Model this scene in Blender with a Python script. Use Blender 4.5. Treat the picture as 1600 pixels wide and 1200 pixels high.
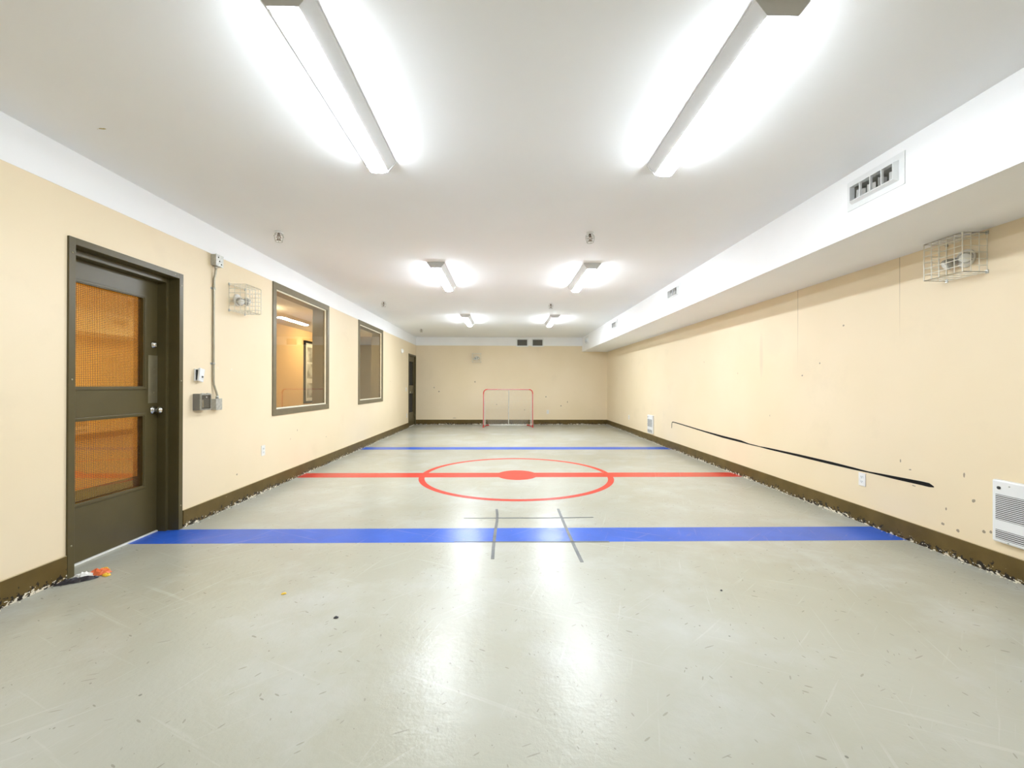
import bpy, bmesh, math, random
from mathutils import Vector, Matrix
for o in list(bpy.data.objects): bpy.data.objects.remove(o)
S = bpy.context.scene; COL = S.collection
random.seed(7)

# ------------------------------------------------------------------ camera, world, exposure
F = 655.2
cd = bpy.data.cameras.new('camera'); cam = bpy.data.objects.new('camera', cd); COL.objects.link(cam)
cam.location = (0, 0, 1.22)
cam.rotation_euler = (Matrix.Rotation(-0.0193, 4, 'Z') @ Matrix.Rotation(math.pi/2 + 0.0027, 4, 'X') @ Matrix.Rotation(0.0022, 4, 'Z')).to_euler()
cd.sensor_fit = 'HORIZONTAL'; cd.sensor_width = 36; cd.lens = 36*F/1600
cd.shift_x = -1.2/1600; cd.clip_start = 0.02; cd.clip_end = 100
S.camera = cam
w = bpy.data.worlds.new('world'); S.world = w; w.use_nodes = True
w.node_tree.nodes['Background'].inputs[0].default_value = (.5, .5, .5, 1)
w.node_tree.nodes['Background'].inputs[1].default_value = 0.05
S.view_settings.view_transform = 'Standard'; S.view_settings.look = 'None'
S.view_settings.gamma = 1; S.view_settings.use_curve_mapping = False
S.view_settings.exposure = 0.50
LAMP = 78.0            # radiance of the ceiling strip lenses
LAMP_COL = (0.825, 0.905, 1.0)

# room, metres: x right, y into the picture, z up
XL, XR, H, Y0, Y1 = -2.74, 3.20, 2.70, -1.5, 13.0
XS, HS, HB = 2.405, 2.263, 2.44          # bulkhead face and underside, white band

# ------------------------------------------------------------------ material helpers
class NT:
    def __init__(s, name):
        s.m = bpy.data.materials.new(name); s.m.use_nodes = True
        s.t = s.m.node_tree; s.n = s.t.nodes; s.b = s.n['Principled BSDF']; s.out = s.n['Material Output']
        s.tc = s.n.new('ShaderNodeTexCoord').outputs['Object']
    def link(s, a, b): s.t.links.new(a, b)
    def setin(s, sock, v):
        if hasattr(v, 'links') or isinstance(v, bpy.types.NodeSocket): s.link(v, sock)
        elif isinstance(v, tuple) and len(v) == 3 and sock.type == 'RGBA': sock.default_value = (*v, 1)
        else: sock.default_value = v
    def math(s, op, a, b=0.0, c=None, clamp=False):
        n = s.n.new('ShaderNodeMath'); n.operation = op; n.use_clamp = clamp
        s.setin(n.inputs[0], a); s.setin(n.inputs[1], b)
        if c is not None: s.setin(n.inputs[2], c)
        return n.outputs[0]
    def scaled(s, v, sc, rot=(0,0,0)):
        if any(rot):
            r = s.n.new('ShaderNodeMapping'); s.link(v, r.inputs[0]); r.inputs['Rotation'].default_value = rot; v = r.outputs[0]
        n = s.n.new('ShaderNodeMapping'); s.link(v, n.inputs[0]); n.inputs['Scale'].default_value = sc
        return n.outputs[0]
    def noise(s, scale, detail=3, rough=.5, v=None):
        n = s.n.new('ShaderNodeTexNoise'); s.link(v if v is not None else s.tc, n.inputs['Vector'])
        n.inputs['Scale'].default_value = scale; n.inputs['Detail'].default_value = detail; n.inputs['Roughness'].default_value = rough
        return n.outputs['Fac']
    def vor(s, scale, v=None, rnd=1.0):
        n = s.n.new('ShaderNodeTexVoronoi'); s.link(v if v is not None else s.tc, n.inputs['Vector'])
        n.inputs['Scale'].default_value = scale; n.inputs['Randomness'].default_value = rnd
        return n.outputs['Distance'], n.outputs['Color']
    def mix(s, f, a, b):
        n = s.n.new('ShaderNodeMix'); n.data_type = 'RGBA'
        s.setin(n.inputs[0], f); s.setin(n.inputs[6], a); s.setin(n.inputs[7], b)
        return n.outputs[2]
    def ramp(s, v, lo, hi):
        n = s.n.new('ShaderNodeMapRange'); s.link(v, n.inputs[0])
        n.inputs[1].default_value = lo; n.inputs[2].default_value = hi
        return n.outputs[0]
    def sep(s, v=None):
        n = s.n.new('ShaderNodeSeparateXYZ'); s.link(v if v is not None else s.tc, n.inputs[0]); return n.outputs
    def specks(s, scale, size, rare, v=None, edge=.7):
        d, c = s.vor(scale, v)
        r = s.sep(c)
        rad = s.math('MULTIPLY', r[1], size)
        m = s.math('LESS_THAN', d, rad)
        return s.math('MULTIPLY', m, s.math('GREATER_THAN', r[0], rare))
    def bump(s, h, strength=.1, dist=.01):
        n = s.n.new('ShaderNodeBump'); n.inputs['Strength'].default_value = strength; n.inputs['Distance'].default_value = dist
        s.link(h, n.inputs['Height']); s.link(n.outputs[0], s.b.inputs['Normal'])
    def fin(s, col, rough=.5, metal=0, spec=.5):
        s.setin(s.b.inputs['Base Color'], col); s.setin(s.b.inputs['Roughness'], rough)
        s.b.inputs['Metallic'].default_value = metal; s.b.inputs['Specular IOR Level'].default_value = spec
        return s.m

def plain(name, col, rough=.5, metal=0, spec=.5, vary=.06, scale=18):
    t = NT(name); n = t.noise(scale)
    f = t.ramp(n, .3, .7)
    return t.fin(t.mix(f, tuple(c*(1-vary) for c in col), tuple(min(1, c*(1+vary)) for c in col)), rough, metal, spec)

def smear(t, col, pts, dark):
    x = t.sep(); wob = t.noise(5, 4)
    for (u, v, ru, rv, k) in pts:
        du = t.math('DIVIDE', t.math('SUBTRACT', x[1], u), ru); dv = t.math('DIVIDE', t.math('SUBTRACT', x[2], v), rv)
        d = t.math('ADD', t.math('MULTIPLY', du, du), t.math('MULTIPLY', dv, dv))
        col = t.mix(t.math('MULTIPLY', t.ramp(t.math('ADD', d, wob), 1.4, .3), k), col, dark)
    return col
def spots(t, col, pts, axes, dark):
    """worn marks at fixed places of a wall: pts = (u, v, radius u, radius v)"""
    x = t.sep()
    wob = t.noise(60, 2)
    for (u, v, ru, rv) in pts:
        du = t.math('DIVIDE', t.math('SUBTRACT', x[axes[0]], u), ru)
        dv = t.math('DIVIDE', t.math('SUBTRACT', x[axes[1]], v), rv)
        d = t.math('ADD', t.math('MULTIPLY', du, du), t.math('MULTIPLY', dv, dv))
        d = t.math('ADD', d, t.math('MULTIPLY', wob, 1.5))
        col = t.mix(t.math('MULTIPLY', t.math('LESS_THAN', d, 1.15), .8), col, dark)
    return col

WALL = (.84, .71, .50)
def wall_mat(name, marks=(), axes=(1, 2), seams=()):
    t = NT(name)
    big = t.ramp(t.noise(.8, 3), .35, .7)
    col = t.mix(big, (WALL[0]*.97, WALL[1]*.96, WALL[2]*.93), (WALL[0]*1.02, WALL[1]*1.02, WALL[2]*1.04))
    smudge = t.ramp(t.noise(2.3, 5, .6), .60, .80)
    col = t.mix(t.math('MULTIPLY', smudge, .14), col, (.50, .42, .29))
    st = t.scaled(t.tc, (1.0, 1.0, .55), (.5, .3, .2))
    z = t.sep()[2]
    low = t.ramp(z, 1.7, .3)
    m = t.specks(5.1, .055, .74, st)
    m = t.math('MULTIPLY', m, t.math('GREATER_THAN', low, .05))
    col = t.mix(t.math('MULTIPLY', m, .45), col, (.37, .29, .18))
    m2 = t.specks(9.3, .055, .86)
    m2 = t.math('MULTIPLY', m2, t.ramp(z, 1.4, .2))
    col = t.mix(t.math('MULTIPLY', m2, .7), col, (.30, .22, .13))
    m3 = t.specks(5.1, .08, .86)
    col = t.mix(t.math('MULTIPLY', m3, .5), col, (.85, .80, .70))
    for (yy, zlo) in seams:
        band = t.math('LESS_THAN', t.math('ABSOLUTE', t.math('SUBTRACT', t.sep()[1], yy)), .0028)
        fade = t.math('MULTIPLY', band, t.ramp(z, zlo-.35, zlo+.25))
        col = t.mix(t.math('MULTIPLY', fade, .6), col, (.25, .18, .08))
    if seams: col = smear(t, col, [(5.17, 1.60, .05, .34, .28), (4.95, 1.75, .22, .20, .12), (4.45, 1.45, .18, .22, .10)], (.42, .37, .28))
    if marks: col = spots(t, col, marks, axes, (.20, .16, .12))
    t.bump(t.noise(160, 2), .10, .002)
    return t.fin(col, .45, 0, .35)

M = {}
M['wall_l'] = wall_mat('painted_wall_left', [(5.6,.62,.012,.018),(4.35,.30,.018,.012),(6.5,.42,.012,.012),(10.1,1.3,.02,.015)])
M['wall_r'] = wall_mat('painted_wall_right', [(2.80,.437,.016,.018),(3.00,.155+.06,.020,.013),(2.90,.20,.018,.018),(2.74,.25,.016,.014),(2.70,.26,.014,.014),
     (3.33,.615,.008,.020),(3.22,.44,.022,.007),(2.98,.33,.010,.018),(3.25,.56,.016,.008),(2.86,.60,.010,.022),(3.9,1.79,.018,.013),(4.2,1.45,.012,.012),(5.0,.86,.010,.015),(4.45,1.33,.018,.013)],
     (1,2), [(4.517,1.75),(3.336,1.95)])
M['wall_b'] = wall_mat('painted_wall_back', [(-2.03,1.02,.035,.03),(-2.18,1.14,.02,.03),(-.92,1.32,.03,.035),(1.75,.58,.03,.03),(.62,.45,.02,.02),(1.28,.86,.03,.025),(-1.55,.20,.09,.012),(1.95,.70,.018,.04),(-.25,.62,.02,.02)], (0,2))
M['wall_c'] = plain('corridor_orange_paint', (.84, .56, .27), .6, vary=.04, scale=1)
M['corr_dark'] = plain('corridor_olive_paint', (.27, .21, .12), .6)
M['corr_floor'] = plain('corridor_floor_wood', (.32, .18, .09), .4)
M['ceil'] = (lambda t: t.fin(spots(t, t.mix(t.ramp(t.noise(.9, 4), .35, .7), (.90, .905, .905), (.93, .935, .935)),
      [(-2.334,2.471,.045,.010)], (0,1), (.45,.33,.04)), .7, 0, .25))(NT('painted_ceiling'))
M['white'] = plain('white_painted_drywall', (.91, .91, .905), .6, vary=.01, scale=3)

def base_mat():
    t = NT('chipped_brown_baseboard')
    z = t.sep()[2]
    col = t.mix(t.ramp(t.noise(6, 4), .35, .7), (.095, .062, .014), (.135, .088, .024))
    n = t.noise(26, 4, .65); dens = t.ramp(t.noise(1.4, 2), .3, .65)
    thr = t.math('ADD', t.math('MULTIPLY', z, 3.0), .50)
    thr = t.math('SUBTRACT', thr, t.math('MULTIPLY', dens, .10))
    col = t.mix(t.math('GREATER_THAN', n, thr), col, (.018, .013, .008))
    n2 = t.noise(34, 3, .6, t.scaled(t.tc, (1, 1, 1.8)))
    thr2 = t.math('SUBTRACT', t.math('ADD', t.math('MULTIPLY', z, 4.6), .545), t.math('MULTIPLY', dens, .10))
    col = t.mix(t.math('GREATER_THAN', n2, thr2), col, (.78, .72, .58))
    sp = t.specks(22, .13, .84)
    col = t.mix(sp, col, (.55, .46, .30))
    top = t.math('GREATER_THAN', z, .1485)
    col = t.mix(top, col, (.45, .36, .20))
    return t.fin(col, .42, 0, .3)
M['base'] = base_mat()

def floor_mat(name, base=None):
    t = NT(name)
    xy = t.tc
    if base is None:
        big = t.ramp(t.noise(.55, 4, .55), .33, .68)
        col = t.mix(big, (.395, .380, .295), (.465, .462, .395))
        col = t.mix(t.math('MULTIPLY', t.ramp(t.noise(1.5, 5, .6), .50, .72), .55), col, (.53, .54, .51))
    else:
        col = t.mix(t.ramp(t.noise(4, 4), .35, .7), tuple(c*.93 for c in base), tuple(min(1, c*1.07) for c in base))
    k = .6 if base is None else .25
    for (rot, sc, rare, size, dk) in [(.5, (7.0, 26.0, 1), .66, .13, (.22,.21,.16)), (-.6, (8.0, 34.0, 1), .66, .14, (.26,.25,.19)), (1.3, (14, 40, 1), .70, .16, (.26,.25,.20)), (2.1, (10, 44, 1), .72, .15, (.26,.25,.20)), (2.3, (17, 17, 1), .90, .11, (.10,.10,.08)), (-.35, (5, 48, 1), .78, .16, (.27,.26,.21)), (.9, (22, 30, 1), .74, .13, (.22,.21,.17))]:
        v = t.scaled(xy, sc, (0, 0, rot))
        m = t.specks(1.0, size, rare, v)
        col = t.mix(t.math('MULTIPLY', m, k), col, dk)
    for (rot, sc) in [(.45, (.8, 22, 1)), (-.7, (1.2, 34, 1)), (1.9, (1.4, 40, 1))]:
        v = t.scaled(xy, sc, (0, 0, rot))
        m = t.ramp(t.noise(1.0, 3, .6, v), .64, .80)
        col = t.mix(t.math('MULTIPLY', m, .22 if base is None else .12), col, (.78, .78, .74))
    rough = .25
    h = t.math('ADD', t.math('MULTIPLY', t.noise(28, 5, .65), .7), t.math('MULTIPLY', t.noise(6, 3), 1.0))
    t.bump(h, .20, .012)
    return t.fin(col, rough, 0, .28)
M['floor'] = floor_mat('scuffed_painted_concrete')
M['blue'] = floor_mat('blue_floor_paint', (.030, .115, .56))
M['red'] = floor_mat('red_floor_paint', (.62, .045, .03))
M['brown'] = plain('brown_door_paint', (.092, .072, .028), .36, 0, .35, vary=.08, scale=5)
M['brown2'] = plain('window_frame_paint', (.175, .145, .085), .38, .1, .4)
M['bead'] = plain('cream_glazing_bead', (.82, .78, .62), .5)
M['black'] = plain('black_tape', (.007, .007, .007), .6, 0, .15)
M['greytape'] = plain('grey_worn_tape', (.10, .105, .10), .4, vary=.35, scale=9)
M['chrome'] = plain('worn_chrome', (.72, .72, .70), .18, 1)
M['steel'] = plain('dull_brass_steel', (.38, .34, .22), .42, .8)
M['galv'] = plain('galvanised_metal', (.50, .50, .46), .42, .6, vary=.15, scale=40)
M['conduit'] = plain('dull_conduit', (.42, .39, .30), .4, .5)
M['greybox'] = plain('grey_plastic_box', (.20, .19, .165), .45)
M['darkpanel'] = plain('dark_panel', (.045, .05, .05), .3)
M['pwhite'] = plain('white_plastic', (.83, .82, .78), .4)
M['ewhite'] = plain('white_enamel', (.80, .81, .80), .35, vary=.02)
M['hslot'] = plain('dark_slot_wire_dirt', (.05, .045, .035), .6)  # one near-black brown for grille backings, screen wire, screw heads and dirt
M['wire'] = plain('cream_coated_wire', (.80, .77, .66), .35)
M['lamphead'] = plain('grey_lamp_head', (.42, .41, .37), .35, .2)
M['lensclear'] = plain('pale_lamp_lens', (.82, .82, .78), .15)
M['redpaint'] = plain('red_tube_paint', (.62, .04, .03), .35)
M['whitetube'] = plain('white_tube_paint', (.85, .84, .78), .35)
M['net'] = plain('white_net_cord', (.86, .85, .80), .7)
M['housing'] = plain('white_fixture_metal', (.66, .66, .65), .4, vary=.02)
M['duct'] = plain('duct_metal', (.60, .60, .56), .5)
M['vane'] = plain('vane_metal', (.55, .54, .50), .5)
M['brass'] = plain('sprinkler_brass', (.22, .15, .10), .35, .6)
M['ink'] = plain('outlet_slot', (.04, .04, .04), .6)
M['yellow'] = plain('yellow_wrapper', (.85, .55, .05), .35)
M['orange'] = plain('orange_wrapper', (.80, .18, .06), .3)
M['rag'] = plain('black_wrapper', (.03, .028, .035), .35)
M['photo'] = (lambda t: t.fin(t.mix(t.ramp(t.noise(5, 4), .4, .6), (.20, .20, .19), (.62, .62, .60)), .5))(NT('grey_print'))

def emis(name, col, k):
    t = NT(name); t.b.inputs['Base Color'].default_value = (.9, .9, .9, 1)
    t.b.inputs['Emission Color'].default_value = (*col, 1); t.b.inputs['Emission Strength'].default_value = k
    return t.m
M['lens'] = emis('lit_fixture_lens', LAMP_COL, LAMP)
M['lens_mid'] = emis('lit_fixture_lens_middle', LAMP_COL, LAMP*1.35)      # middle and far lenses set stronger to brighten the dim far end
M['lens_far'] = emis('lit_fixture_lens_far', LAMP_COL, LAMP*1.55)
M['warm'] = emis('added_corridor_glow', (1.0, .80, .52), 165)  # glow of the lamps added out of view in the corridor

def glass(name, tcol, gcol, base, rough=.0):
    """thin pane: see-through tint plus a mirror reflection that grows at grazing angles"""
    t = NT(name); t.n.remove(t.b)
    tr = t.n.new('ShaderNodeBsdfTransparent'); tr.inputs[0].default_value = (*tcol, 1)
    gl = t.n.new('ShaderNodeBsdfGlossy'); gl.inputs[0].default_value = (*gcol, 1); gl.inputs['Roughness'].default_value = rough
    fr = t.n.new('ShaderNodeLayerWeight'); fr.inputs[0].default_value = .5
    f = t.math('ADD', t.math('MULTIPLY', t.math('POWER', fr.outputs['Facing'], 4.0), .8), base, clamp=True)
    mx = t.n.new('ShaderNodeMixShader'); t.link(f, mx.inputs[0]); t.link(tr.outputs[0], mx.inputs[1]); t.link(gl.outputs[0], mx.inputs[2])
    t.link(mx.outputs[0], t.out.inputs[0]); return t.m
M['pane'] = glass('window_glass', (.80, .80, .74), (.95, .95, .95), .06)
M['amber'] = glass('amber_door_glass', (1.0, .88, .42), (1.0, .76, .30), .36, .015)
M['smoke'] = glass('dark_door_glass', (.25, .24, .2), (.8, .8, .75), .12, .0)
M['cover'] = glass('clear_box_cover', (.9, .9, .9), (1, 1, 1), .05)

# ------------------------------------------------------------------ mesh helpers
class MB:
    def __init__(s): s.b = bmesh.new(); s.mi = 0
    def _mark(s, n0):
        s.b.faces.ensure_lookup_table()
        for f in s.b.faces[n0:]: f.material_index = s.mi
    def box(s, x0, x1, y0, y1, z0, z1, rot=None, bev=0):
        n0 = len(s.b.faces)
        c = Vector(((x0+x1)/2, (y0+y1)/2, (z0+z1)/2)); d = (abs(x1-x0), abs(y1-y0), abs(z1-z0))
        m = Matrix.Translation(c) @ (rot.to_4x4() if rot else Matrix.Identity(4)) @ Matrix.Diagonal((*d, 1))
        r = bmesh.ops.create_cube(s.b, size=1, matrix=m)
        if bev:
            es = list({e for v in r['verts'] for e in v.link_edges})
            bmesh.ops.bevel(s.b, geom=es, offset=bev, segments=2, affect='EDGES', profile=.5)
        s._mark(n0); return s
    def tube(s, pts, r, n=8, closed=False):
        n0 = len(s.b.faces); P = [Vector(p) for p in pts]; rings = []
        up = None
        for i, p in enumerate(P):
            a = P[i-1] if (i or closed) else p; b = P[(i+1) % len(P)] if (i < len(P)-1 or closed) else p
            d = (b-a).normalized()
            if up is None: up = Vector((0,0,1)) if abs(d.z) < .9 else Vector((1,0,0))
            u = d.cross(up).normalized(); up = u.cross(d).normalized()
            rr = r[i] if isinstance(r, (list, tuple)) else r
            rings.append([s.b.verts.new(p + rr*(math.cos(2*math.pi*k/n)*u + math.sin(2*math.pi*k/n)*up)) for k in range(n)])
        m = len(rings)
        for i in range(m if closed else m-1):
            A, B = rings[i], rings[(i+1) % m]
            for k in range(n):
                f = s.b.faces.new((A[k], A[(k+1) % n], B[(k+1) % n], B[k])); f.smooth = n > 5
        if not closed:
            s.b.faces.new(rings[0]); s.b.faces.new(rings[-1][::-1])
        s._mark(n0); return s
    def lathe(s, prof, origin, axis=(0,0,1), n=24):
        """prof: (radius, height) pairs along the axis"""
        n0 = len(s.b.faces); q = Vector((0,0,1)).rotation_difference(Vector(axis)); o = Vector(origin); rings = []
        for (r, h) in prof:
            r = max(r, 1e-4)
            rings.append([s.b.verts.new(o + q @ Vector((r*math.cos(2*math.pi*k/n), r*math.sin(2*math.pi*k/n), h))) for k in range(n)])
        for A, B in zip(rings, rings[1:]):
            for k in range(n):
                f = s.b.faces.new((A[k], A[(k+1) % n], B[(k+1) % n], B[k])); f.smooth = True
        s.b.faces.new(rings[0][::-1]); s.b.faces.new(rings[-1])
        s._mark(n0); return s
    def prism(s, poly, axis, a, b):
        """poly of 2D points, extruded along axis 'x','y' or 'z' from a to b"""
        n0 = len(s.b.faces)
        def p(u, v, w): return {'x': (w, u, v), 'y': (u, w, v), 'z': (u, v, w)}[axis]
        A = [s.b.verts.new(p(u, v, a)) for u, v in poly]; B = [s.b.verts.new(p(u, v, b)) for u, v in poly]; n = len(poly)
        for k in range(n): s.b.faces.new((A[k], A[(k+1) % n], B[(k+1) % n], B[k]))
        s.b.faces.new(A[::-1]); s.b.faces.new(B); s._mark(n0); return s
    def build(s, name, mats, parent=None, bevel=0):
        bmesh.ops.recalc_face_normals(s.b, faces=s.b.faces)
        me = bpy.data.meshes.new(name); s.b.to_mesh(me); s.b.free()
        o = bpy.data.objects.new(name, me); COL.objects.link(o)
        for m in (mats if isinstance(mats, (list, tuple)) else [mats]): me.materials.append(M[m])
        if parent: o.parent = parent
        if bevel:
            md = o.modifiers.new('bevel', 'BEVEL'); md.width = bevel; md.segments = 2; md.limit_method = 'ANGLE'
        return o

def split(o):
    """one object per loose piece of the mesh, all with the same name, parent and material"""
    me = o.data; n = len(me.vertices); par = list(range(n))
    def f(a):
        while par[a] != a: par[a] = par[par[a]]; a = par[a]
        return a
    for e in me.edges: par[f(e.vertices[0])] = f(e.vertices[1])
    comps = {}
    for i in range(n): comps.setdefault(f(i), []).append(i)
    cs = sorted(comps.values(), key=min); res = []
    for k, c in enumerate(cs):
        idx = {v: i for i, v in enumerate(c)}
        m2 = bpy.data.meshes.new(o.name)
        m2.from_pydata([me.vertices[v].co[:] for v in c], [], [[idx[v] for v in p.vertices] for p in me.polygons if p.vertices[0] in idx])
        for m in me.materials: m2.materials.append(m)
        sm = me.polygons[0].use_smooth
        for p in m2.polygons: p.use_smooth = sm
        if k == 0: t = o; first_ = m2
        else:
            t = o.copy(); COL.objects.link(t)
            t.data = m2
        res.append(t)
    o.data = first_
    return res

def tag(o, label=None, cat=None, group=None, kind=None):
    for k, v in (('label', label), ('category', cat), ('group', group), ('kind', kind)):
        if v: o[k] = v
    return o
def thing(name, loc=(0,0,0), rz=0, **k):
    o = bpy.data.objects.new(name, None); COL.objects.link(o); o.location = loc; o.rotation_euler = (0, 0, rz)
    o.empty_display_size = .1
    return tag(o, **k)
def dup(root, loc, rz=None, **k):
    r = root.copy(); COL.objects.link(r); r.location = loc
    if rz is not None: r.rotation_euler = (0, 0, rz)
    for ch in list(root.children):
        c = ch.copy(); COL.objects.link(c); c.parent = r
        for g in list(ch.children):
            d = g.copy(); COL.objects.link(d); d.parent = c
    return tag(r, **k)
def struct(o, label=None): return tag(o, label=label, kind='structure')

# ------------------------------------------------------------------ the room shell
T = .20                                                   # wall thickness
holes = [(2.70, 3.59, 0, 2.13), (5.01, 6.556, .866, 2.424), (7.91, 9.45, .866, 2.424), (12.02, 12.94, 0, 2.10)]
struct(MB().box(XL-T, XR+T, Y0-T, Y1+T, -.15, 0).build('floor', 'floor'))
struct(MB().box(XL-T, XR+T, Y0-T, Y1+T, H, H+.15).build('ceiling', 'ceil'))
b = MB(); y = Y0
for (a, c, z0, z1) in holes:
    b.box(XL-T, XL, y, a, 0, H)
    if z0 > 0: b.box(XL-T, XL, a, c, 0, z0)
    b.box(XL-T, XL, a, c, z1, H); y = c
b.box(XL-T, XL, y, Y1, 0, H)
struct(b.build('wall_left', 'wall_l'))
struct(MB().box(XR, XR+T, Y0, Y1, 0, H).build('wall_right', 'wall_r'))
struct(MB().box(XL-T, XR+T, Y1, Y1+T, 0, H).build('wall_back', 'wall_b'))
struct(MB().box(XL-T, XR+T, Y0-T, Y0, 0, H).build('wall_front', 'wall_b'))
# white painted band under the ceiling, left and back, and the boxed-in duct on the right
struct(MB().box(XL, XL+.003, Y0, Y1, HB, H).build('trim_1', 'white'), 'white band painted along the top of the left wall')
struct(MB().box(XL+.003, XS, Y1-.003, Y1, HB, H).build('trim_2', 'white'), 'white band painted along the top of the back wall')
struct(MB().box(XS+.012, XR, Y0, Y1, HS, HS+.014).build('trim_3', 'white'), 'flat white underside of the long boxed bulkhead at the right wall')
vents_y = [2.47, 5.70, 8.90, 12.00]
b = MB(); y = Y0
for v in vents_y:
    b.box(XS, XS+.012, y, v+.04, HS, H); b.box(XS, XS+.012, v+.04, v+.38, HS, 2.467); b.box(XS, XS+.012, v+.04, v+.38, 2.607, H); y = v+.38
b.box(XS, XS+.012, y, Y1, HS, H)
struct(b.build('trim_4', 'white'), 'white face board of the bulkhead, cut out for four air grilles')

BT, BH = .015, .15
def base(name, *bx): return struct(MB().box(*bx).build(name, 'base', bevel=.003))
base('baseboard_left', XL, XL+BT, Y0, 2.672, 0, BH)
base('baseboard_left.001', XL, XL+BT, 3.618, 11.975, 0, BH)
base('baseboard_right', XR-BT, XR, Y0, Y1, 0, BH)
base('baseboard_back', XL+.004, XR-BT, Y1-BT, Y1, 0, BH)
base('baseboard_front', XL+BT, XR-BT, Y0, Y0+BT, 0, BH)

# loose paint chips and dirt lying along the foot of the baseboards
b = MB()
def chip(x, y, s):
    a = random.random()*6.3; k = random.randint(3, 5)
    poly = [(x+s*random.uniform(.6, 1.2)*math.cos(a+6.283*i/k)*.7, y+s*random.uniform(.6, 1.2)*math.sin(a+6.283*i/k)) for i in range(k)]
    b.mi = 0 if random.random() < .86 else 1
    b.prism(poly, 'z', 0, .0015+random.random()*.003)
for i in range(900):
    y = random.uniform(1.2, 12.6)
    if random.random() < .5+.5*math.sin(y*2.3)*math.sin(y*.9+1): chip(XR-BT-abs(random.gauss(.004, .014))-.004, y, random.uniform(.002, .007))
for i in range(600):
    y = random.choice([random.uniform(1.6, 2.65), random.uniform(3.65, 11.9), random.uniform(3.65, 11.9)])
    if random.random() < .5+.5*math.sin(y*1.9): chip(XL+BT+abs(random.gauss(.004, .014))+.004, y, random.uniform(.002, .008))
for i in range(420):
    x = random.uniform(-2.4, 3.0)
    if random.random() < .45+.5*math.sin(x*3.1): chip(x, Y1-BT-abs(random.gauss(.01, .03))-.01, random.uniform(.004, .014))
tag(b.build('paint_chips', ['bead', 'hslot']), 'pale paint chips and dirt scattered along the foot of the brown baseboards', 'debris', kind='stuff')

# painted court markings, part of the floor
fl = bpy.data.objects['floor']
def flat(name, poly, z0, z1, m, label): 
    o = MB().prism(poly, 'z', z0, z1).build(name, m, fl); o['label'] = label; return o
flat('painted_line', [(XL-.14, 3.262), (XR-BT, 3.262), (XR-BT, 3.580), (XL+BT, 3.580), (XL-.14, 3.545)], 0, .0008, 'blue', 'wide blue painted line nearest the camera, crossing from door to right wall')
flat('painted_line', [(XL+BT, 5.558), (XR-BT, 5.558), (XR-BT, 5.836), (XL+BT, 5.836)], 0, .0008, 'red', 'red painted centre line across the floor')
flat('painted_line', [(XL+BT, 7.943), (XR-BT, 7.943), (XR-BT, 8.262), (XL+BT, 8.262)], 0, .0008, 'blue', 'blue painted line nearest the goal')
b = MB(); n = 128; n0 = 0; CX, CY, R0, R1 = .158, 5.70, 1.218, 1.294
rings = [[b.b.verts.new((CX+r*math.cos(6.283185*k/n), CY+r*math.sin(6.283185*k/n), z)) for k in range(n)] for r, z in ((R0, 0), (R0, .0014), (R1, .0014), (R1, 0))]
for q in range(4):
    A, B = rings[q], rings[(q+1) % 4]
    for k in range(n): b.b.faces.new((A[k], A[(k+1) % n], B[(k+1) % n], B[k]))
o = b.build('painted_circle', 'red', fl); o['label'] = 'red painted centre circle ring'
o = MB().prism([(.17+.273*math.cos(6.283185*k/64), 5.695+.30*math.sin(6.283185*k/64)) for k in range(64)], 'z', 0, .002).build('painted_dot', 'red', fl); o['label'] = 'solid red face-off dot'

# ------------------------------------------------------------------ corridor beyond the left wall (seen through door and windows)
XC = -4.30
struct(MB().box(XC-.1, XC, 0, 12.2, 0, 2.38).build('wall_corridor', 'wall_c'))
struct(MB().box(XC-.1, XL-T, 0, 12.2, -.15, 0).build('floor_corridor', 'corr_floor'))
struct(MB().box(XC-.1, XL-T, 0, 12.2, 2.38, 2.5).build('ceiling_corridor', 'ceil'))
struct(MB().box(XC-.1, XL-T, -.1, 0, -.15, 2.5).build('wall_corridor_near', 'wall_c'))
struct(MB().box(XC-.1, XL-T, 12.2, 12.3, -.15, 2.5).build('wall_corridor_far', 'corr_dark'))
for yy in (7.3, 10.5):
    struct(MB().box(-3.32, XL-T, yy, yy+.12, 0, 2.38).build('wall_corridor_nib', 'corr_dark'))
struct(MB().box(XC, XC+.015, 0, 12.2, 0, .15).build('baseboard_corridor', 'brown'))
for i, yy in enumerate((3.4, 6.3, 9.0)):  # unseen lamps, added to light the corridor wall and picture behind the glass
    t = thing('added_corridor_lamp', (-3.65, yy, 2.38), label='unseen round warm lamp added to light the corridor, ' + ('outside the near door', 'outside the nearer window', 'outside the farther window')[i], cat='ceiling lamp', group='added corridor lamps')
    MB().lathe([(.13, 0), (.13, -.02), (.12, -.025)], (0, 0, 0)).build('lamp_base', 'ewhite', t)
    MB().lathe([(.115, -.02), (.11, -.05), (.08, -.075), (.03, -.085), (.001, -.087)], (0, 0, 0)).build('lamp_shade', 'warm', t)
t = thing('framed_picture', (XC, 9.48, 1.495), label='tall black framed print with white mat on the corridor wall behind the nearer window', cat='picture')
b = MB()
for (a, c, e, f) in ((-.44, .44, .63, .676), (-.44, .44, -.676, -.63), (-.44, -.395, -.63, .63), (.395, .44, -.63, .63)): b.box(.0, .035, a, c, e, f)
b.build('picture_frame', 'black', t)
MB().box(.0, .016, -.395, .395, -.63, .63).build('mat', 'pwhite', t)
b = MB()
for z0 in (-.56, -.14, .22): b.box(.016, .018, -.30, .32, z0, z0+.32)
split(b.build('print', 'photo', t))

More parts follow.
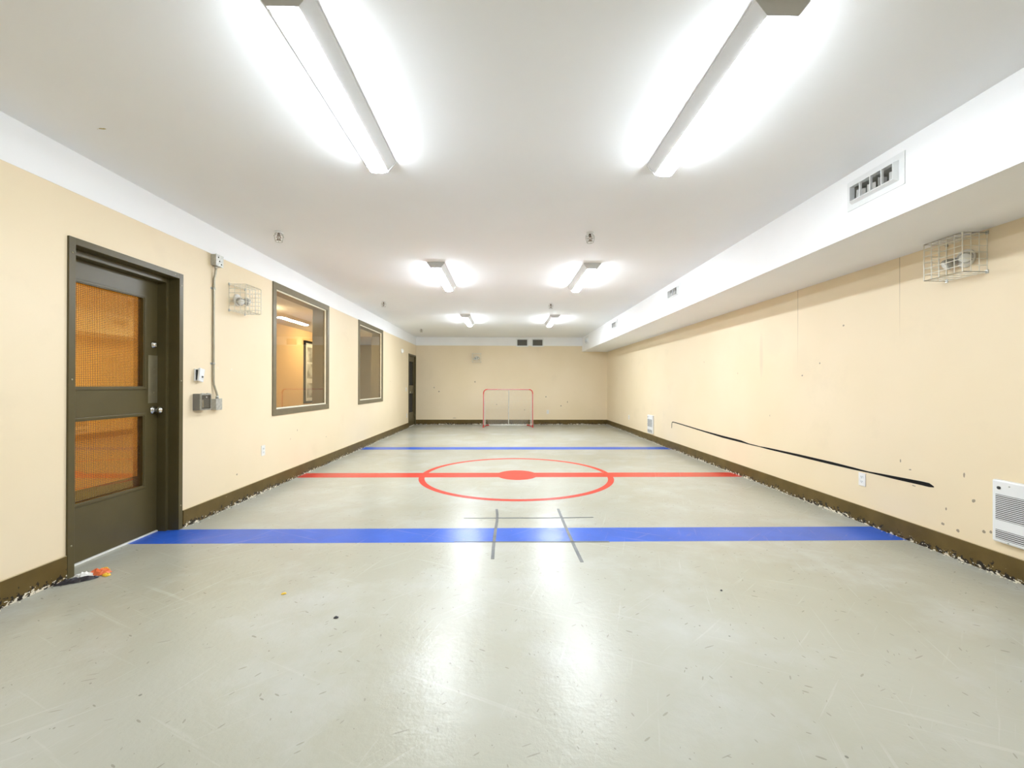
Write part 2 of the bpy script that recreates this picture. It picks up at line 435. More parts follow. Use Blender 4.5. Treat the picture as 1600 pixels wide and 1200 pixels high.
# ------------------------------------------------------------------ windows in the left wall
def window(n, ya, yb, za, zb):
    t = thing('window_%d' % n, (XL, (ya+yb)/2, (za+zb)/2), kind='structure')
    w_, h_ = (yb-ya)/2, (zb-za)/2; fr = .075
    b = MB()
    for (y0, y1, z0, z1) in ((-w_, w_, h_-fr, h_), (-w_, w_, -h_, -h_+fr), (-w_, -w_+fr, -h_+fr, h_-fr), (w_-fr, w_, -h_+fr, h_-fr)):
        b.box(-.012, .012, y0, y1, z0, z1)
    for (y0, y1, z0, z1) in ((-w_+.03, w_-.03, h_-fr, h_-.03), (-w_+.03, w_-.03, -h_+.03, -h_+fr), (-w_+.03, -w_+fr, -h_+fr, h_-fr), (w_-fr, w_-.03, -h_+fr, h_-fr)):
        b.box(-T-.012, -.012, y0, y1, z0, z1)
    b.build('window_frame', 'brown2', t, bevel=.002)
    b = MB(); i = fr; e = .016
    for (y0, y1, z0, z1) in ((-w_+i, w_-i, h_-i-e, h_-i), (-w_+i, w_-i, -h_+i, -h_+i+e), (-w_+i, -w_+i+e, -h_+i+e, h_-i-e), (w_-i-e, w_-i, -h_+i+e, h_-i-e)):
        b.box(-.022, -.006, y0, y1, z0, z1)
    o = b.build('glazing_bead', 'bead', t); o['label'] = 'cream glazing bead'
    MB().box(-.024, -.018, -w_+i+.002, w_-i-.002, -h_+i+.002, h_-i-.002).build('window_pane', 'pane', t)
window(1, 4.993, 6.573, .85, 2.442)
window(2, 7.892, 9.466, .85, 2.442)

# ------------------------------------------------------------------ doors in the left wall
def ring(b, x0, x1, y0, y1, z0, z1, wd):
    b.box(x0, x1, y0, y1, z1-wd, z1); b.box(x0, x1, y0, y1, z0, z0+wd)
    b.box(x0, x1, y0, y0+wd, z0+wd, z1-wd); b.box(x0, x1, y1-wd, y1, z0+wd, z1-wd)
def door(n, yc, wid, rec, flip, pane, zt):
    """local x out into the room, y along the wall; the lock side is +y unless flipped"""
    t = thing('door_%d' % n, (XL, yc, 0), kind='structure'); s = -1 if flip else 1
    hw = wid/2; io = hw-.043; zi = zt-.045
    b = MB()
    b.box(-.003, .012, -hw, -io, 0, zt); b.box(-.003, .012, io, hw, 0, zt); b.box(-.003, .012, -io, io, zi, zt)
    b.box(-T, -.003, -hw+.025, -io, 0, zt-.026); b.box(-T, -.003, io, hw-.025, 0, zt-.026); b.box(-T, -.003, -io, io, zi, zt-.026)
    st = rec-.075 if rec > .08 else rec+.047
    x0, x1 = (-rec, -st) if rec > .08 else (-st-.05, -st)
    for y0, y1 in ((-io, -io+.027), (io-.027, io)): b.box(x0, x1, y0, y1, 0, zi)
    b.box(x0, x1, -io+.027, io-.027, zi-.042, zi)
    b.build('door_frame', 'brown', t, bevel=.002)
    b = MB()
    for y0 in (-hw+.0215, hw-.0215):
        for z in (zt-.10, 1.25, .2): b.lathe([(.006, 0), (.005, .002), (.001, .003)], (.0118, y0, z), (1, 0, 0), 10)
    b.lathe([(.006, 0), (.005, .002), (.001, .003)], (.0118, hw-.09, zt-.022), (1, 0, 0), 10)
    o = b.build('frame_screw', 'steel', t); o['label'] = 'screw head in the frame'; split(o)
    lf, lb = -rec, -rec-.045; L0, L1 = -io+.004, io-.004
    py = (L0+.148, L1-.152) if not flip else (L0+.152, L1-.148)
    pz = [(.405, .972), (1.197, 1.915)]
    b = MB()
    b.box(lb, lf, L0, py[0], .012, zi-.006); b.box(lb, lf, py[1], L1, .012, zi-.006)
    for z0, z1 in ((.012, pz[0][0]), (pz[0][1], pz[1][0]), (pz[1][1], zi-.006)): b.box(lb, lf, py[0], py[1], z0, z1)
    leaf = b.build('door_leaf', 'brown', t)
    for z0, z1 in pz:
        b = MB(); ring(b, lf, lf+.007, py[0]-.018, py[1]+.018, z0-.018, z1+.018, .018)
        ring(b, lf-.006, lf+.003, py[0]-.001, py[1]+.001, z0-.001, z1+.001, .008)
        b.build('pane_moulding', 'brown', leaf, bevel=.002)
        MB().box(lb+.014, lb+.018, py[0], py[1], z0, z1).build('door_pane', pane, leaf)
        b = MB(); g = .0125; k = int((py[1]-py[0])/g); r = .0009
        for i in range(1, k):
            yy = py[0]+i*g; b.box(lb+.020, lb+.022, yy-r, yy+r, z0, z1)
        k = int((z1-z0)/g)
        for i in range(1, k):
            zz = z0+i*g; b.box(lb+.020, lb+.022, py[0], py[1], zz-r, zz+r)
        o = b.build('wire_screen', 'hslot', leaf); o['label'] = 'fine dark wire mesh over the pane'
    ky = s*(L1-.058)
    b = MB().lathe([(.030, 0), (.029, .006), (.024, .009), (.022, .018), (.018, .021), (.001, .022)], (lf, ky, 1.545), (1, 0, 0))
    b.box(lf+.018, lf+.030, ky-.004, ky+.004, 1.53, 1.56)
    o = b.build('deadbolt', 'chrome', t); o['label'] = 'round chrome deadbolt'
    b = MB().box(lf, lf+.004, *sorted((s*(L1-.112), s*(L1-.006))), 1.066, 1.458)
    for z in (1.15, 1.34): b.lathe([(.007, 0), (.006, .003), (.001, .004)], (lf+.004, ky, z), (1, 0, 0), 10)
    o = b.build('latch_guard', 'steel', t, bevel=.001); o['label'] = 'dull metal latch guard plate'
    b = MB().lathe([(.034, 0), (.033, .006), (.020, .010), (.012, .014), (.012, .034), (.020, .040), (.027, .052), (.027, .064), (.020, .072), (.001, .075)], (lf, ky, 1.008), (1, 0, 0))
    o = b.build('door_knob', 'chrome', t); o['label'] = 'round chrome door knob'
    if n == 2:
        b = MB()
        for z in (.3, 1.1, 1.85): b.tube([(lf+.008, -s*(L1+.002), z-.06), (lf+.008, -s*(L1+.002), z+.06)], .008)
        split(b.build('hinge', 'brown', t))
    b = MB().box(-rec-.045, -rec+.012, -io, io, 0, .010)
    o = b.build('threshold', 'pwhite' , t); o['label'] = 'pale strip along the door sill'
    return t
door(1, 3.144, .936, .150, False, 'amber', 2.152)
door(2, 12.48, .97, .035, True, 'smoke', 2.12)

# ------------------------------------------------------------------ strip lights on the ceiling
def strip_light(lens):
    t = thing('strip_light'); L = 1.22
    b = MB()
    b.prism([(-.104, 0), (.104, 0), (.104, -.010), (.058, -.066), (-.058, -.066), (-.104, -.010)], 'y', .012, L-.012)
    b.build('housing', 'housing', t)
    for y0 in (0, L-.012):
        MB().prism([(-.106, 0), (.106, 0), (.106, -.012), (.060, -.070), (-.060, -.070), (-.106, -.012)], 'y', y0, y0+.012).build('end_cap', 'housing', t)
    b = MB(); b.prism([(-.052, -.066), (.052, -.066), (.052, -.078), (.046, -.085), (.028, -.090), (-.028, -.090), (-.046, -.085), (-.052, -.078)], 'y', .026, L-.030)
    b.build('lens', lens, t)
    return t
rows = [('left', -.832), ('right', 1.058)]
deps = [(1.575, 'nearest the camera', 'lens'), (5.055, 'midway down the room', 'lens_mid'), (8.80, 'farthest, near the back wall', 'lens_far')]
for y, wh, ln in deps:
    first = None
    for side, x in rows:
        k = dict(label='glowing white strip light on the ceiling, %s row, %s' % (side, wh), cat='ceiling light', group='ceiling strip lights')
        if first is None: first = strip_light(ln); first.location = (x, y, H); tag(first, **k)
        else: dup(first, (x, y, H), **k)

# ------------------------------------------------------------------ sprinkler heads
def sprinkler(name, guard):
    t = thing(name)
    MB().lathe([(.036, 0), (.036, -.004), (.022, -.012), (.012, -.014)], (0,0,0)).build('escutcheon', 'ewhite', t)
    b = MB().lathe([(.011, -.010), (.011, -.030), (.014, -.032), (.014, -.040), (.006, -.043)], (0,0,0), n=12)
    for s in (-1, 1): b.tube([(s*.011, 0, -.038), (s*.017, 0, -.052), (s*.010, 0, -.070), (0, 0, -.076)], .003, 6)
    b.lathe([(.003, -.042), (.003, -.070)], (0,0,0), n=8)
    b.build('sprinkler_body', 'brass', t)
    MB().lathe([(.018, -.076), (.020, -.078), (.018, -.080)], (0,0,0), n=16).build('deflector', 'brass', t)
    if guard:
        b = MB()
        for k in range(6):
            a = k*math.pi/3; c, s = math.cos(a), math.sin(a)
            b.tube([(c*.022, s*.022, -.014), (c*.040, s*.040, -.028), (c*.042, s*.042, -.060), (c*.032, s*.032, -.094)], .0022, 5)
        for r, z in ((.043, -.045), (.032, -.094)):
            b.tube([(r*math.cos(k*.3927), r*math.sin(k*.3927), z) for k in range(16)], .0024, 5, closed=True)
        b.build('wire_guard', 'galv', t)
    return t
sp = None
for x, y, wh in [(-2.19, 4.10, 'above the left wall, nearest the door'), (.825, 4.05, 'right of centre, nearest the camera'),
                 (-2.15, 7.48, 'on the left, above the farther window'), (.831, 7.57, 'right of centre, between the middle and far lights'), (-2.19, 11.05, 'far left, near the back door')]:
    k = dict(label='small caged sprinkler head on the ceiling, ' + wh, cat='sprinkler', group='ceiling sprinkler heads')
    if sp is None: sp = sprinkler('sprinkler_head', True); sp.location = (x, y, H); tag(sp, **k)
    else: dup(sp, (x, y, H), **k)

# ------------------------------------------------------------------ air grilles on the bulkhead face (local x into the duct)
def side_grille():
    t = thing('air_vent'); W, Z = .42, .20            # along y, centred in z
    b = MB(); ring(b, -.006, 0, 0, W, -Z/2, Z/2, .036)
    # sloping inner collar
    a0, a1, c0, c1 = .036, W-.036, -.064, .064
    d = .030; s = .016
    def quad(p): 
        vs = [b.b.verts.new(q) for q in p]; b.b.faces.new(vs)
    f0, f1, g0, g1, fx = a0+.012, a1-.012, c0+.012, c1-.012, -.034   # raised core standing proud of the flange
    O = [(-.004, a0, c0), (-.004, a1, c0), (-.004, a1, c1), (-.004, a0, c1)]
    I = [(fx, f0, g0), (fx, f1, g0), (fx, f1, g1), (fx, f0, g1)]
    J = [(fx, f0+.004, g0+.004), (fx, f1-.004, g0+.004), (fx, f1-.004, g1-.004), (fx, f0+.004, g1-.004)]
    K = [(.001, f0+.004, g0+.004), (.001, f1-.004, g0+.004), (.001, f1-.004, g1-.004), (.001, f0+.004, g1-.004)]
    for k in range(4):
        k2 = (k+1) % 4
        quad([O[k], O[k2], I[k2], I[k]]); quad([I[k], I[k2], J[k2], J[k]]); quad([J[k], J[k2], K[k2], K[k]])
    b.build('grille_frame', 'ewhite', t)
    b = MB()
    for k in (1, 2, 3):
        yy = f0+(f1-f0)*k/4; b.box(fx+.001, fx+.016, yy-.0028, yy+.0028, g0+.004, g1-.004)
    split(b.build('grille_bar', 'ewhite', t))
    b = MB(); ring(b, .013, .22, a0, a1, c0, c1, .006); b.box(.214, .22, a0, a1, c0, c1)
    b.build('duct_liner', 'duct', t)
    b = MB()
    for k in range(4):
        yy = f0+(f1-f0)*(k+.5)/4
        b.box(-.010, .040, yy-.0015, yy+.0015, g0+.006, g1-.030, rot=Matrix.Rotation((-1.1, -.2, -1.25, -.9)[k], 3, 'Z'))
    split(b.build('damper_vane', 'vane', t))
    return t
g = None
for y, wh in zip(vents_y, ('nearest, largest in view', 'second from the camera', 'third from the camera', 'farthest, by the back wall')):
    k = dict(label='white air grille in the bulkhead face, ' + wh, cat='air vent', group='bulkhead air grilles')
    if g is None: g = side_grille(); g.location = (XS, y, 2.537); tag(g, **k)
    else: dup(g, (XS, y, 2.537), **k)

# two return grilles on the back wall band
def back_grille():
    t = thing('wall_vent')
    b = MB(); ring(b, -.185, .185, -.010, 0, 0, 0, 0) if False else None
    b = MB(); W, Z = .19, .122
    for (x0, x1, z0, z1) in ((-W, W, Z-.030, Z), (-W, W, -Z, -Z+.030), (-W, -W+.038, -Z+.03, Z-.03), (W-.038, W, -Z+.03, Z-.03)): b.box(x0, x1, -.010, 0, z0, z1)
    b.build('grille_frame', 'ewhite', t)
    b = MB()
    for k in range(9):
        z = -Z+.042+k*.0205; b.box(-W+.038, W-.038, -.009, -.005, z-.0065, z+.0065, rot=Matrix.Rotation(.6, 3, 'X'))
    b.build('louvre', 'greybox', t)
    MB().box(-W+.038, W-.038, -.0025, 0, -Z+.03, Z-.03).build('backing', 'hslot', t)
    return t
k = dict(cat='air vent', group='back wall vents')
g = back_grille(); g.location = (.541, Y1-.003, 2.538); tag(g, label='grey louvred vent high on the back wall, left one of the pair', **k)
dup(g, (1.018, Y1-.003, 2.538), label='grey louvred vent high on the back wall, right one of the pair', **k)

# ------------------------------------------------------------------ caged emergency lights (local +y out of the wall)
def wire_cage():
    t = thing('wire_cage'); W, D, Z = .1275, .17, .13; r = .0024
    b = MB()
    def seg(a, c, rr=r): b.tube([a, c], rr, 5)
    xs = [-W+2*W*i/5 for i in range(6)]; zs = [-Z+2*Z*i/6 for i in range(7)]; ds = [D*i/3 for i in range(4)]
    for x in xs:
        e = .0036 if x in (xs[0], xs[-1]) else r
        seg((x, D, -Z), (x, D, Z), e); seg((x, 0.002, Z), (x, D, Z)); seg((x, 0.002, -Z), (x, D, -Z))
    for z in zs:
        seg((-W, D, z), (W, D, z)); seg((-W, 0.002, z), (-W, D, z)); seg((W, 0.002, z), (W, D, z))
    for d in ds:
        d = max(d, .003)
        for s in (-1, 1):
            seg((s*W, d, -Z), (s*W, d, Z)); seg((-W, d, s*Z), (W, d, s*Z))
    b.build('wire_grid', 'wire', t)
    b = MB()
    for sx in (-1, 1):
        for sz in (-1, 1): b.box(sx*W-.008, sx*W+.008, 0, .006, sz*Z-.012, sz*Z+.012)
    split(b.build('mounting_clip', 'galv', t))
    return t
def twin_light():
    t = thing('emergency_light')
    MB().lathe([(.062, 0), (.062, .010), (.050, .022), (.022, .026), (.020, .045), (.001, .047)], (0,0,-.005), (0,1,0)).build('back_plate', 'pwhite', t)
    for s in (-1, 1):
        b = MB()
        d = Vector((s*.45, .75, -.5)).normalized(); o = Vector((s*.052, .060, -.012 + (-.012 if s > 0 else .006)))
        b.tube([(s*.008, .035, .0), (s*.035, .045, .004), tuple(o)], .008, 8)
        b.lathe([(.014, -.030), (.026, -.022), (.035, 0), (.039, .026), (.036, .030)], o, tuple(d), 20)
        h = b.build('lamp_head', 'lamphead', t)
        MB().lathe([(.033, .0301), (.028, .036), (.012, .041), (.001, .042)], o, tuple(d), 20).build('lamp_lens', 'lensclear', h)
    return t
cg, tl = wire_cage(), twin_light()
spots_ = [((XR, 2.845, 2.110), math.pi/2, 'on the right wall under the bulkhead'), ((XL, 4.343, 2.088), -math.pi/2, 'on the left wall between conduit and window'), ((-.868, Y1, 2.060), math.pi, 'high on the back wall')]
for i, (loc, rz, wh) in enumerate(spots_):
    k1 = dict(label='cream wire guard cage ' + wh, cat='wire cage', group='wire cages over the emergency lights')
    k2 = dict(label='twin-head emergency light inside the wire cage ' + wh, cat='emergency light', group='caged emergency lights')
    if i == 0:
        for o, k in ((cg, k1), (tl, k2)): o.location = loc; o.rotation_euler = (0, 0, rz); tag(o, **k)
    else: dup(cg, loc, rz, **k1); dup(tl, loc, rz, **k2)

# ------------------------------------------------------------------ wall heaters on the right wall (local -x into the room)
def heater():
    t = thing('wall_heater'); W, Z0, Z1 = .325, -.20, .20
    b = MB(); b.box(-.034, 0, -W/2, W/2, Z0, Z1, bev=.010)
    b.build('cover', 'ewhite', t)
    for nm, z0, z1 in (('upper_grille', -.055, .108), ('lower_grille', -.178, -.118)):
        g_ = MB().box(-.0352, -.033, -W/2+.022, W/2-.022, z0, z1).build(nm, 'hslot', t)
        b = MB(); k = int(round((z1-z0)/.0118))
        for i in range(k):
            z = z0+(i+.5)*(z1-z0)/k; b.box(-.0375, -.0350, -W/2+.022, W/2-.022, z-.0026, z+.0026)
        b.build('louvre', 'ewhite', g_)
    b = MB().lathe([(.010, 0), (.010, .004), (.007, .007), (.001, .007)], (-.034, W/2-.040, .150), (-1, 0, 0), 12)
    b.build('control_knob', 'ink', t)
    b = MB()
    for y, z in ((W/2-.095, .168), (-W/2+.05, .168), (W/2-.09, -.189), (-W/2+.05, -.189)): b.lathe([(.0045, 0), (.004, .002), (.001, .003)], (-.034, y, z), (-1, 0, 0), 8)
    split(b.build('screw', 'galv', t))
    return t
k = dict(cat='heater', group='white wall heaters')
ht = heater(); ht.location = (XR, 2.504, .420); tag(ht, label='white louvred wall heater nearest the camera, cut by the right edge', **k)
dup(ht, (XR, 9.09, .375), label='small far white louvred wall heater, low on the right wall near the blue line', **k)

# ------------------------------------------------------------------ electrical outlets (local -x out of the wall ... rotated per wall)
def outlet():
    t = thing('wall_outlet')
    MB().box(-.006, 0, -.036, .036, -.058, .058, bev=.002).build('cover_plate', 'pwhite', t)
    for zc in (.021, -.021):
        sk = MB().box(-.0085, -.005, -.017, .017, zc-.014, zc+.014, bev=.001).build('socket', 'ewhite', t)
        b = MB()
        for yy in (-.0065, .0065): b.box(-.0092, -.0084, yy-.0013, yy+.0013, zc-.001, zc+.009)
        b.box(-.0092, -.0084, -.0025, .0025, zc-.010, zc-.005)
        split(b.build('slot', 'ink', sk))
    return t
k = dict(cat='outlet', group='white duplex wall outlets')
ot = outlet(); ot.location = (XR, 3.690, .385); tag(ot, label='white outlet on the right wall just under the black tape line', **k)
dup(ot, (XR, 10.73, .40), label='tiny white outlet on the right wall beyond the far heater', **k)
dup(ot, (XL, 4.812, .472), math.pi, label='white outlet low on the left wall below the nearer window', **k)
dup(ot, (XL, 11.80, .36), math.pi, label='white outlet low on the left wall beside the far door', **k)
dup(ot, (1.340, Y1, .390), math.pi/2, label='white outlet on the back wall right of the goal', **k)
# switch plate and round sounder by the far door
t = thing('light_switch', (XL, 11.72, 1.10), label='white light switch on the left wall beside the far door', cat='light switch')
MB().box(0, .006, -.04, .04, -.06, .06, bev=.002).build('cover_plate', 'pwhite', t)
MB().box(.005, .016, -.006, .006, -.012, .012).build('toggle', 'ewhite', t)
t = thing('alarm_sounder', (XL, 11.18, 2.12), label='small round cream alarm sounder high on the left wall before the far door', cat='alarm')
MB().lathe([(.06, 0), (.06, .02), (.048, .045), (.02, .055), (.001, .056)], (0,0,0), (1,0,0)).build('body', 'pwhite', t)
MB().lathe([(.015, .055), (.012, .062), (.001, .063)], (0,0,0), (1,0,0), 12).build('cap', 'ewhite', t)

# ------------------------------------------------------------------ conduit run on the left wall
t = thing('junction_box', (XL, 3.955, 2.385), label='galvanised square junction box at the top of the conduit', cat='junction box')
b = MB(); b.box(0, .046, 0, .098, -.052, .052); b.build('box', 'galv', t, bevel=.003)
MB().box(.046, .052, -.003, .101, -.055, .055, bev=.002).build('cover_plate', 'galv', t)
b = MB()
for y, z in ((.03, .028), (.07, -.03), (.045, -.005)): b.lathe([(.007, 0), (.006, .003), (.001, .004)], (.052, y, z), (1,0,0), 10)
split(b.build('screw', 'hslot', t))
t = thing('conduit', (XL, 3.985, 0), label='thin metal conduit running down the left wall right of the near door', cat='conduit')
b = MB().tube([(.026, .004, 2.333), (.026, .004, 2.29), (.022, .003, 2.26), (.013, 0, 2.21), (.011, 0, 2.15), (.011, 0, 1.26), (.013, .002, 1.22), (.022, .022, 1.15), (.026, .028, 1.12), (.026, .028, 1.087)], .0095, 10)
b.build('pipe', 'conduit', t)
for z in (2.12, 1.416):
    b = MB().box(0, .0035, -.030, .030, z-.009, z+.009); b.tube([(.011, 0, z-.009), (.011, 0, z+.009)], .0125, 10); b.build('strap', 'galv', t)
MB().tube([(.026, .004, 2.333), (.026, .004, 2.31)], .0135, 10).build('fitting', 'galv', t)
MB().tube([(.026, .028, 1.113), (.026, .028, 1.087)], .0135, 10).build('fitting', 'galv', t)
t = thing('switch_box', (XL, 3.965, 1.034), label='small grey metal box at the foot of the conduit', cat='electrical box')
MB().box(0, .046, 0, .082, -.052, .052).build('box', 'galv', t, bevel=.002)
o = MB().box(.046, .050, -.002, .084, -.054, .054, bev=.001).build('cover_plate', 'galv', t)
t = thing('timer_switch', (XL, 3.737, 1.064), label='grey box with a clear hinged cover over a dark switch, left of the conduit foot', cat='electrical box')
b = MB(); b.box(0, .060, 0, .135, -.073, .073); b.build('body', 'greybox', t, bevel=.003)
b = MB(); ring(b, .060, .072, .002, .133, -.070, .070, .009); o = b.build('cover_rim', 'galv', t); o['label'] = 'pale rim of the cover'
MB().box(.060, .063, .011, .124, -.061, .061).build('panel', 'darkpanel', t)
b = MB().box(.063, .070, .020, .040, -.050, .022, bev=.002); b.build('switch_lever', 'chrome', t)
b = MB()
for i in range(6): b.box(.063, .0645, .052, .112, -.046+i*.013, -.040+i*.013)
b.build('panel_rib', 'greybox', t)
MB().box(.063, .0645, .075, .090, .036, .048).build('dial_mark', 'pwhite', t)
MB().box(.072, .074, .004, .131, -.068, .068).build('clear_cover', 'cover', t)
b = MB()
for y in (.03, .10): b.box(.058, .070, y-.014, y+.014, .070, .078)
split(b.build('hinge', 'galv', t))
t = thing('thermostat', (XL, 3.745, 1.306), label='small broken white thermostat with its cover hanging loose, beside the near door', cat='thermostat')
MB().box(0, .012, .004, .070, -.055, .052, bev=.002).build('base_plate', 'pwhite', t)
MB().box(.012, .019, .012, .062, -.045, .045).build('circuit_board', 'darkpanel', t)
R_ = Matrix.Rotation(-.16, 3, 'X') @ Matrix.Rotation(.14, 3, 'Z')
MB().box(.024, .040, .010, .084, -.060, .056, rot=R_, bev=.003).build('cover', 'ewhite', t)
MB().lathe([(.008, 0), (.007, .006), (.001, .007)], (.0415, .052, -.018), (1, 0, 0), 12).build('dial', 'greybox', t)

# ------------------------------------------------------------------ street hockey goal
t = thing('hockey_goal', (.100, 12.05, 0), label='red tube street hockey goal with white net in front of the back wall', cat='hockey goal')
W, Hg, D = .705, 1.095, .58; r = .0155
path = [(-W-.005, 0, .022), (-W, 0, .4)]
path += [(-W, 0, Hg-.10)] + [(-W+.10-.10*math.cos(a), 0, Hg-.10+.10*math.sin(a)) for a in (.4, .8, 1.2)] + [(-W+.10, 0, Hg)]
path += [(W-.10, 0, Hg)] + [(W-.10+.10*math.sin(a), 0, Hg-.10+.10*math.cos(a)) for a in (.4, .8, 1.2)] + [(W, 0, Hg-.10), (W, 0, .4), (W+.005, 0, .022)]
MB().tube(path, r, 10).build('goal_frame', 'redpaint', t)
for s in (-1, 1):
    MB().tube([(s*(W+.008), -.03, .019), (s*(W+.005), .05, .019), (s*(W-.03), D*.75, .019), (s*(W-.08), D-.03, .019), (s*(W-.14), D, .019)], .018, 10).build('base_tube', 'redpaint', t)
MB().tube([(-W+.12, D, .021), (W-.12, D, .021)], .020, 10).build('rear_bar', 'whitetube', t)
MB().tube([(.02, 0, Hg), (.02, .10, Hg-.06), (.02, D-.06, .50), (.02, D, .04)], .013, 10).build('centre_pole', 'whitetube', t)
b = MB(); cr = .0016
def netpt(u, v):           # u across, v from the top bar (0) to the rear bar (1)
    y = D*(1-(1-v)**1.9); z = Hg*(1-v) + .02*v
    x = (-1+2*u)*(W-.01-.13*v*v)
    return (x, y - .02*math.sin(u*math.pi), z)
NU, NV = 30, 24
for i in range(NU+1): b.tube([netpt(i/NU, v/8) for v in range(9)], cr, 4)
for j in range(NV+1): b.tube([netpt(u/6, j/NV) for u in range(7)], cr, 4)
for s in (-1, 1):          # side nets
    for j in range(1, 22):
        z = Hg*(1-j/22); v = j/22
        b.tube([(s*W, 0, z), (s*(W-.01-.13*v*v), D*(1-(1-v)**1.9), z)], cr, 4)
    for k in range(1, 9):
        y = D*k/9; v = 1-(1-y/D)**(1/1.9); b.tube([(s*(W-.03), y, .03), (s*(W-.01-.13*v*v), y, Hg*(1-v))], cr, 4)
b.build('net', 'net', t)
b = MB()
for k in range(40):
    x = -W+.12+k*(2*W-.24)/39
    b.tube([(x+.02*math.cos(a), .0+.021*math.sin(a)*1.0, Hg+.021*math.cos(a)) for a in (0, 1.05, 2.1, 3.14, 4.2, 5.25)], .0030, 4, closed=True)
for s in (-1, 1):
    for k in range(26):
        z = .10+k*.034
        b.tube([(s*W+.021*math.cos(a), .021*math.sin(a), z+.008*math.cos(a)) for a in (0, 1.05, 2.1, 3.14, 4.2, 5.25)], .0028, 4, closed=True)
b.build('net_lacing', 'net', t)['kind'] = 'stuff'

# ------------------------------------------------------------------ tape on wall and floor
def strip2d(name, pts, widths, plane, m, label, cat, group):
    """a flat strip of tape following pts; plane 'x' = on the right wall (y, z), 'z' = on the floor (x, y)"""
    b = MB(); L_, R_l = [], []
    for i, p in enumerate(pts):
        a = Vector(pts[max(i-1, 0)]); c = Vector(pts[min(i+1, len(pts)-1)]); d = (c-a).normalized(); n = Vector((-d.y, d.x)); w_ = widths[i]/2
        L_.append(Vector(p)+n*w_); R_l.append(Vector(p)-n*w_)
    def P(q, h): return (XR-h, q.x, q.y) if plane == 'x' else (q.x, q.y, h)
    lo, hi = (.0002, .0016) if plane == 'x' else (.0003, .0022)
    rows_ = [[b.b.verts.new(P(q, h)) for q in side] for side, h in ((L_, lo), (L_, hi), (R_l, hi), (R_l, lo))]
    for k in range(4):
        A, B = rows_[k], rows_[(k+1) % 4]
        for i in range(len(pts)-1): b.b.faces.new((A[i], A[i+1], B[i+1], B[i]))
    b.b.faces.new([r_[0] for r_ in rows_]); b.b.faces.new([r_[-1] for r_ in rows_][::-1])
    o = b.build(name, m); return tag(o, label, cat, group)
strip2d('tape_strip', [(7.97,.405),(7.962,.47),(7.955,.512),(7.93,.524),(7.80,.525),(7.2,.505),(6.68,.486),(6.1,.470),(5.62,.466),(5.44,.456),(5.2,.456),(5.04,.457),(4.49,.462),(4.04,.463),(3.78,.462),(3.63,.4625),(3.50,.466),(3.372,.468),(3.162,.474),(3.10,.474),(3.065,.468)],
        [.016,.022,.020,.016,.016,.018,.020,.030,.028,.014,.010,.020,.026,.027,.020,.012,.018,.024,.030,.030,.008], 'x', 'black', 'long uneven strip of black tape stuck along the lower right wall', 'tape', None)
G = 'worn tape strips on the floor'
strip2d('floor_tape', [(-.076,4.125),(-.066,3.95),(-.066,3.75),(-.074,3.55),(-.078,3.36),(-.082,3.15),(-.082,2.945)], [.024]*7, 'z', 'greytape', 'grey tape strip on the floor, left of the two running toward the goal', 'tape', G)
strip2d('floor_tape', [(.529,4.13),(.527,3.75),(.528,3.42),(.531,3.15),(.536,2.885)], [.024]*5, 'z', 'greytape', 'grey tape strip on the floor, right of the two running toward the goal', 'tape', G)
strip2d('floor_tape', [(-.37,3.852),(-.20,3.850),(.0,3.854),(.3,3.850),(.55,3.852),(.822,3.862)], [.006,.014,.022,.016,.020,.014], 'z', 'greytape', 'thin crosswise tape strip just beyond the near blue line', 'tape', G)
strip2d('floor_tape', [(-.39,3.272),(0,3.266),(.4,3.262),(.818,3.258)], [.008,.014,.018,.022], 'z', 'greytape', 'thin crosswise tape strip along the near edge of the blue line', 'tape', G)

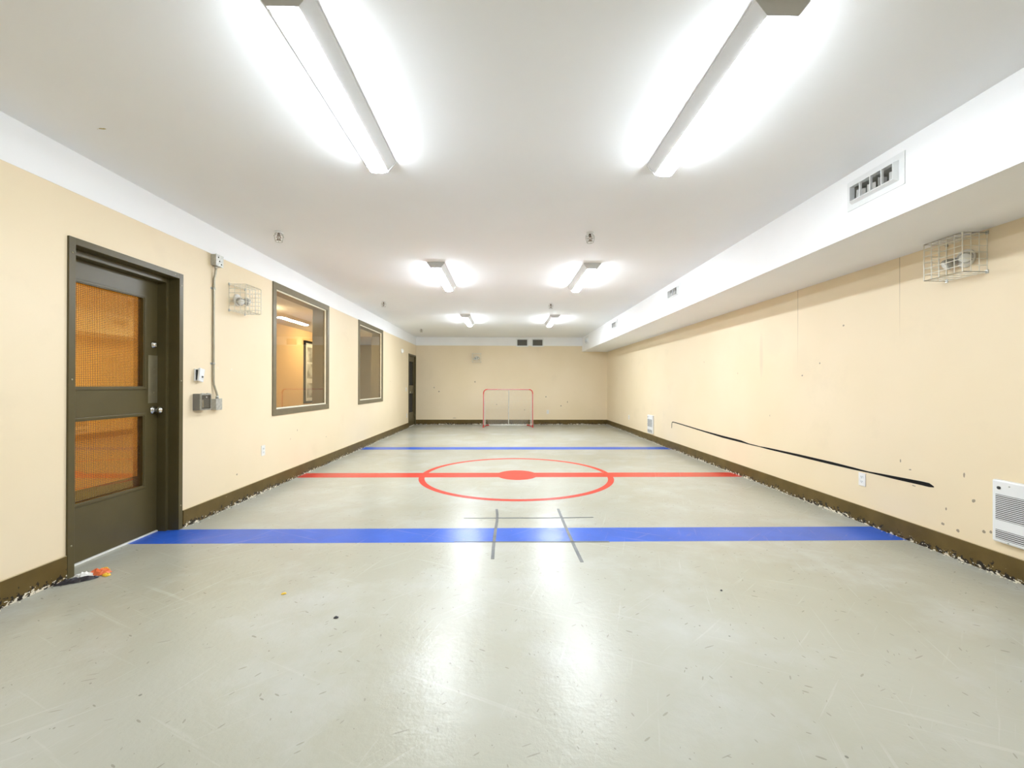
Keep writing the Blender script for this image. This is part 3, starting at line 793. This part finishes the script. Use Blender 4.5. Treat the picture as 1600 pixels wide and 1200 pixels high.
# ------------------------------------------------------------------ litter
def crumple(name, parent, m, org, L, Wd, ang, ht, seed):
    rd = random.Random(seed); b = MB(); nx, ny = 12, 7; V = {}
    for i in range(nx):
        for j in range(ny):
            u, v = i/(nx-1), j/(ny-1); e = math.sin(math.pi*u)**.5*math.sin(math.pi*v)**.6 if 0 < i < nx-1 and 0 < j < ny-1 else 0
            x = (u-.5)*L+rd.uniform(-1, 1)*L*.04; y = (v-.5)*Wd*(.6+.4*math.sin(math.pi*u))+rd.uniform(-1, 1)*Wd*.08
            z = .002+ht*e*rd.uniform(.45, 1.0)
            V[i, j] = b.b.verts.new((org[0]+x*math.cos(ang)-y*math.sin(ang), org[1]+x*math.sin(ang)+y*math.cos(ang), z+org[2]))
    for i in range(nx-1):
        for j in range(ny-1):
            b.b.faces.new((V[i, j], V[i+1, j], V[i+1, j+1])); b.b.faces.new((V[i, j], V[i+1, j+1], V[i, j+1]))
    o = b.build(name, m, parent); md = o.modifiers.new('thick', 'SOLIDIFY'); md.thickness = .0012; md.offset = 1
    return o
t = thing('crumpled_wrapper', (-2.63, 2.70, 0), label='crumpled black, white and orange wrapper on the floor by the near door frame', cat='litter')
crumple('black_foil', t, 'rag', (-.010, -.055, 0), .190, .050, .62, .028, 1)
crumple('white_paper', t, 'pwhite', (-.020, -.005, .004), .100, .050, .55, .034, 2)
crumple('orange_foil', t, 'orange', (.035, .045, .002), .110, .060, .25, .040, 3)
crumple('yellow_flap', t, 'yellow', (.090, .030, 0), .060, .035, -.5, .014, 4)
crumple('yellow_flap', t, 'yellow', (.030, .085, .006), .055, .022, .2, .025, 5)
o = crumple('paper_scrap', None, 'yellow', (-1.283, 2.47, 0), .026, .016, .3, .008, 8); tag(o, 'tiny yellow scrap on the floor, right of the wrapper', 'litter')
o = crumple('dark_crumb', None, 'rag', (-.879, 2.213, 0), .022, .014, .1, .009, 9); tag(o, 'small black crumb on the open floor left of the tape cross', 'litter')
o = crumple('dark_crumb', None, 'rag', (1.290, 2.47, 0), .012, .010, .5, .006, 10); tag(o, 'tiny black speck on the open floor right of the tape cross', 'litter')
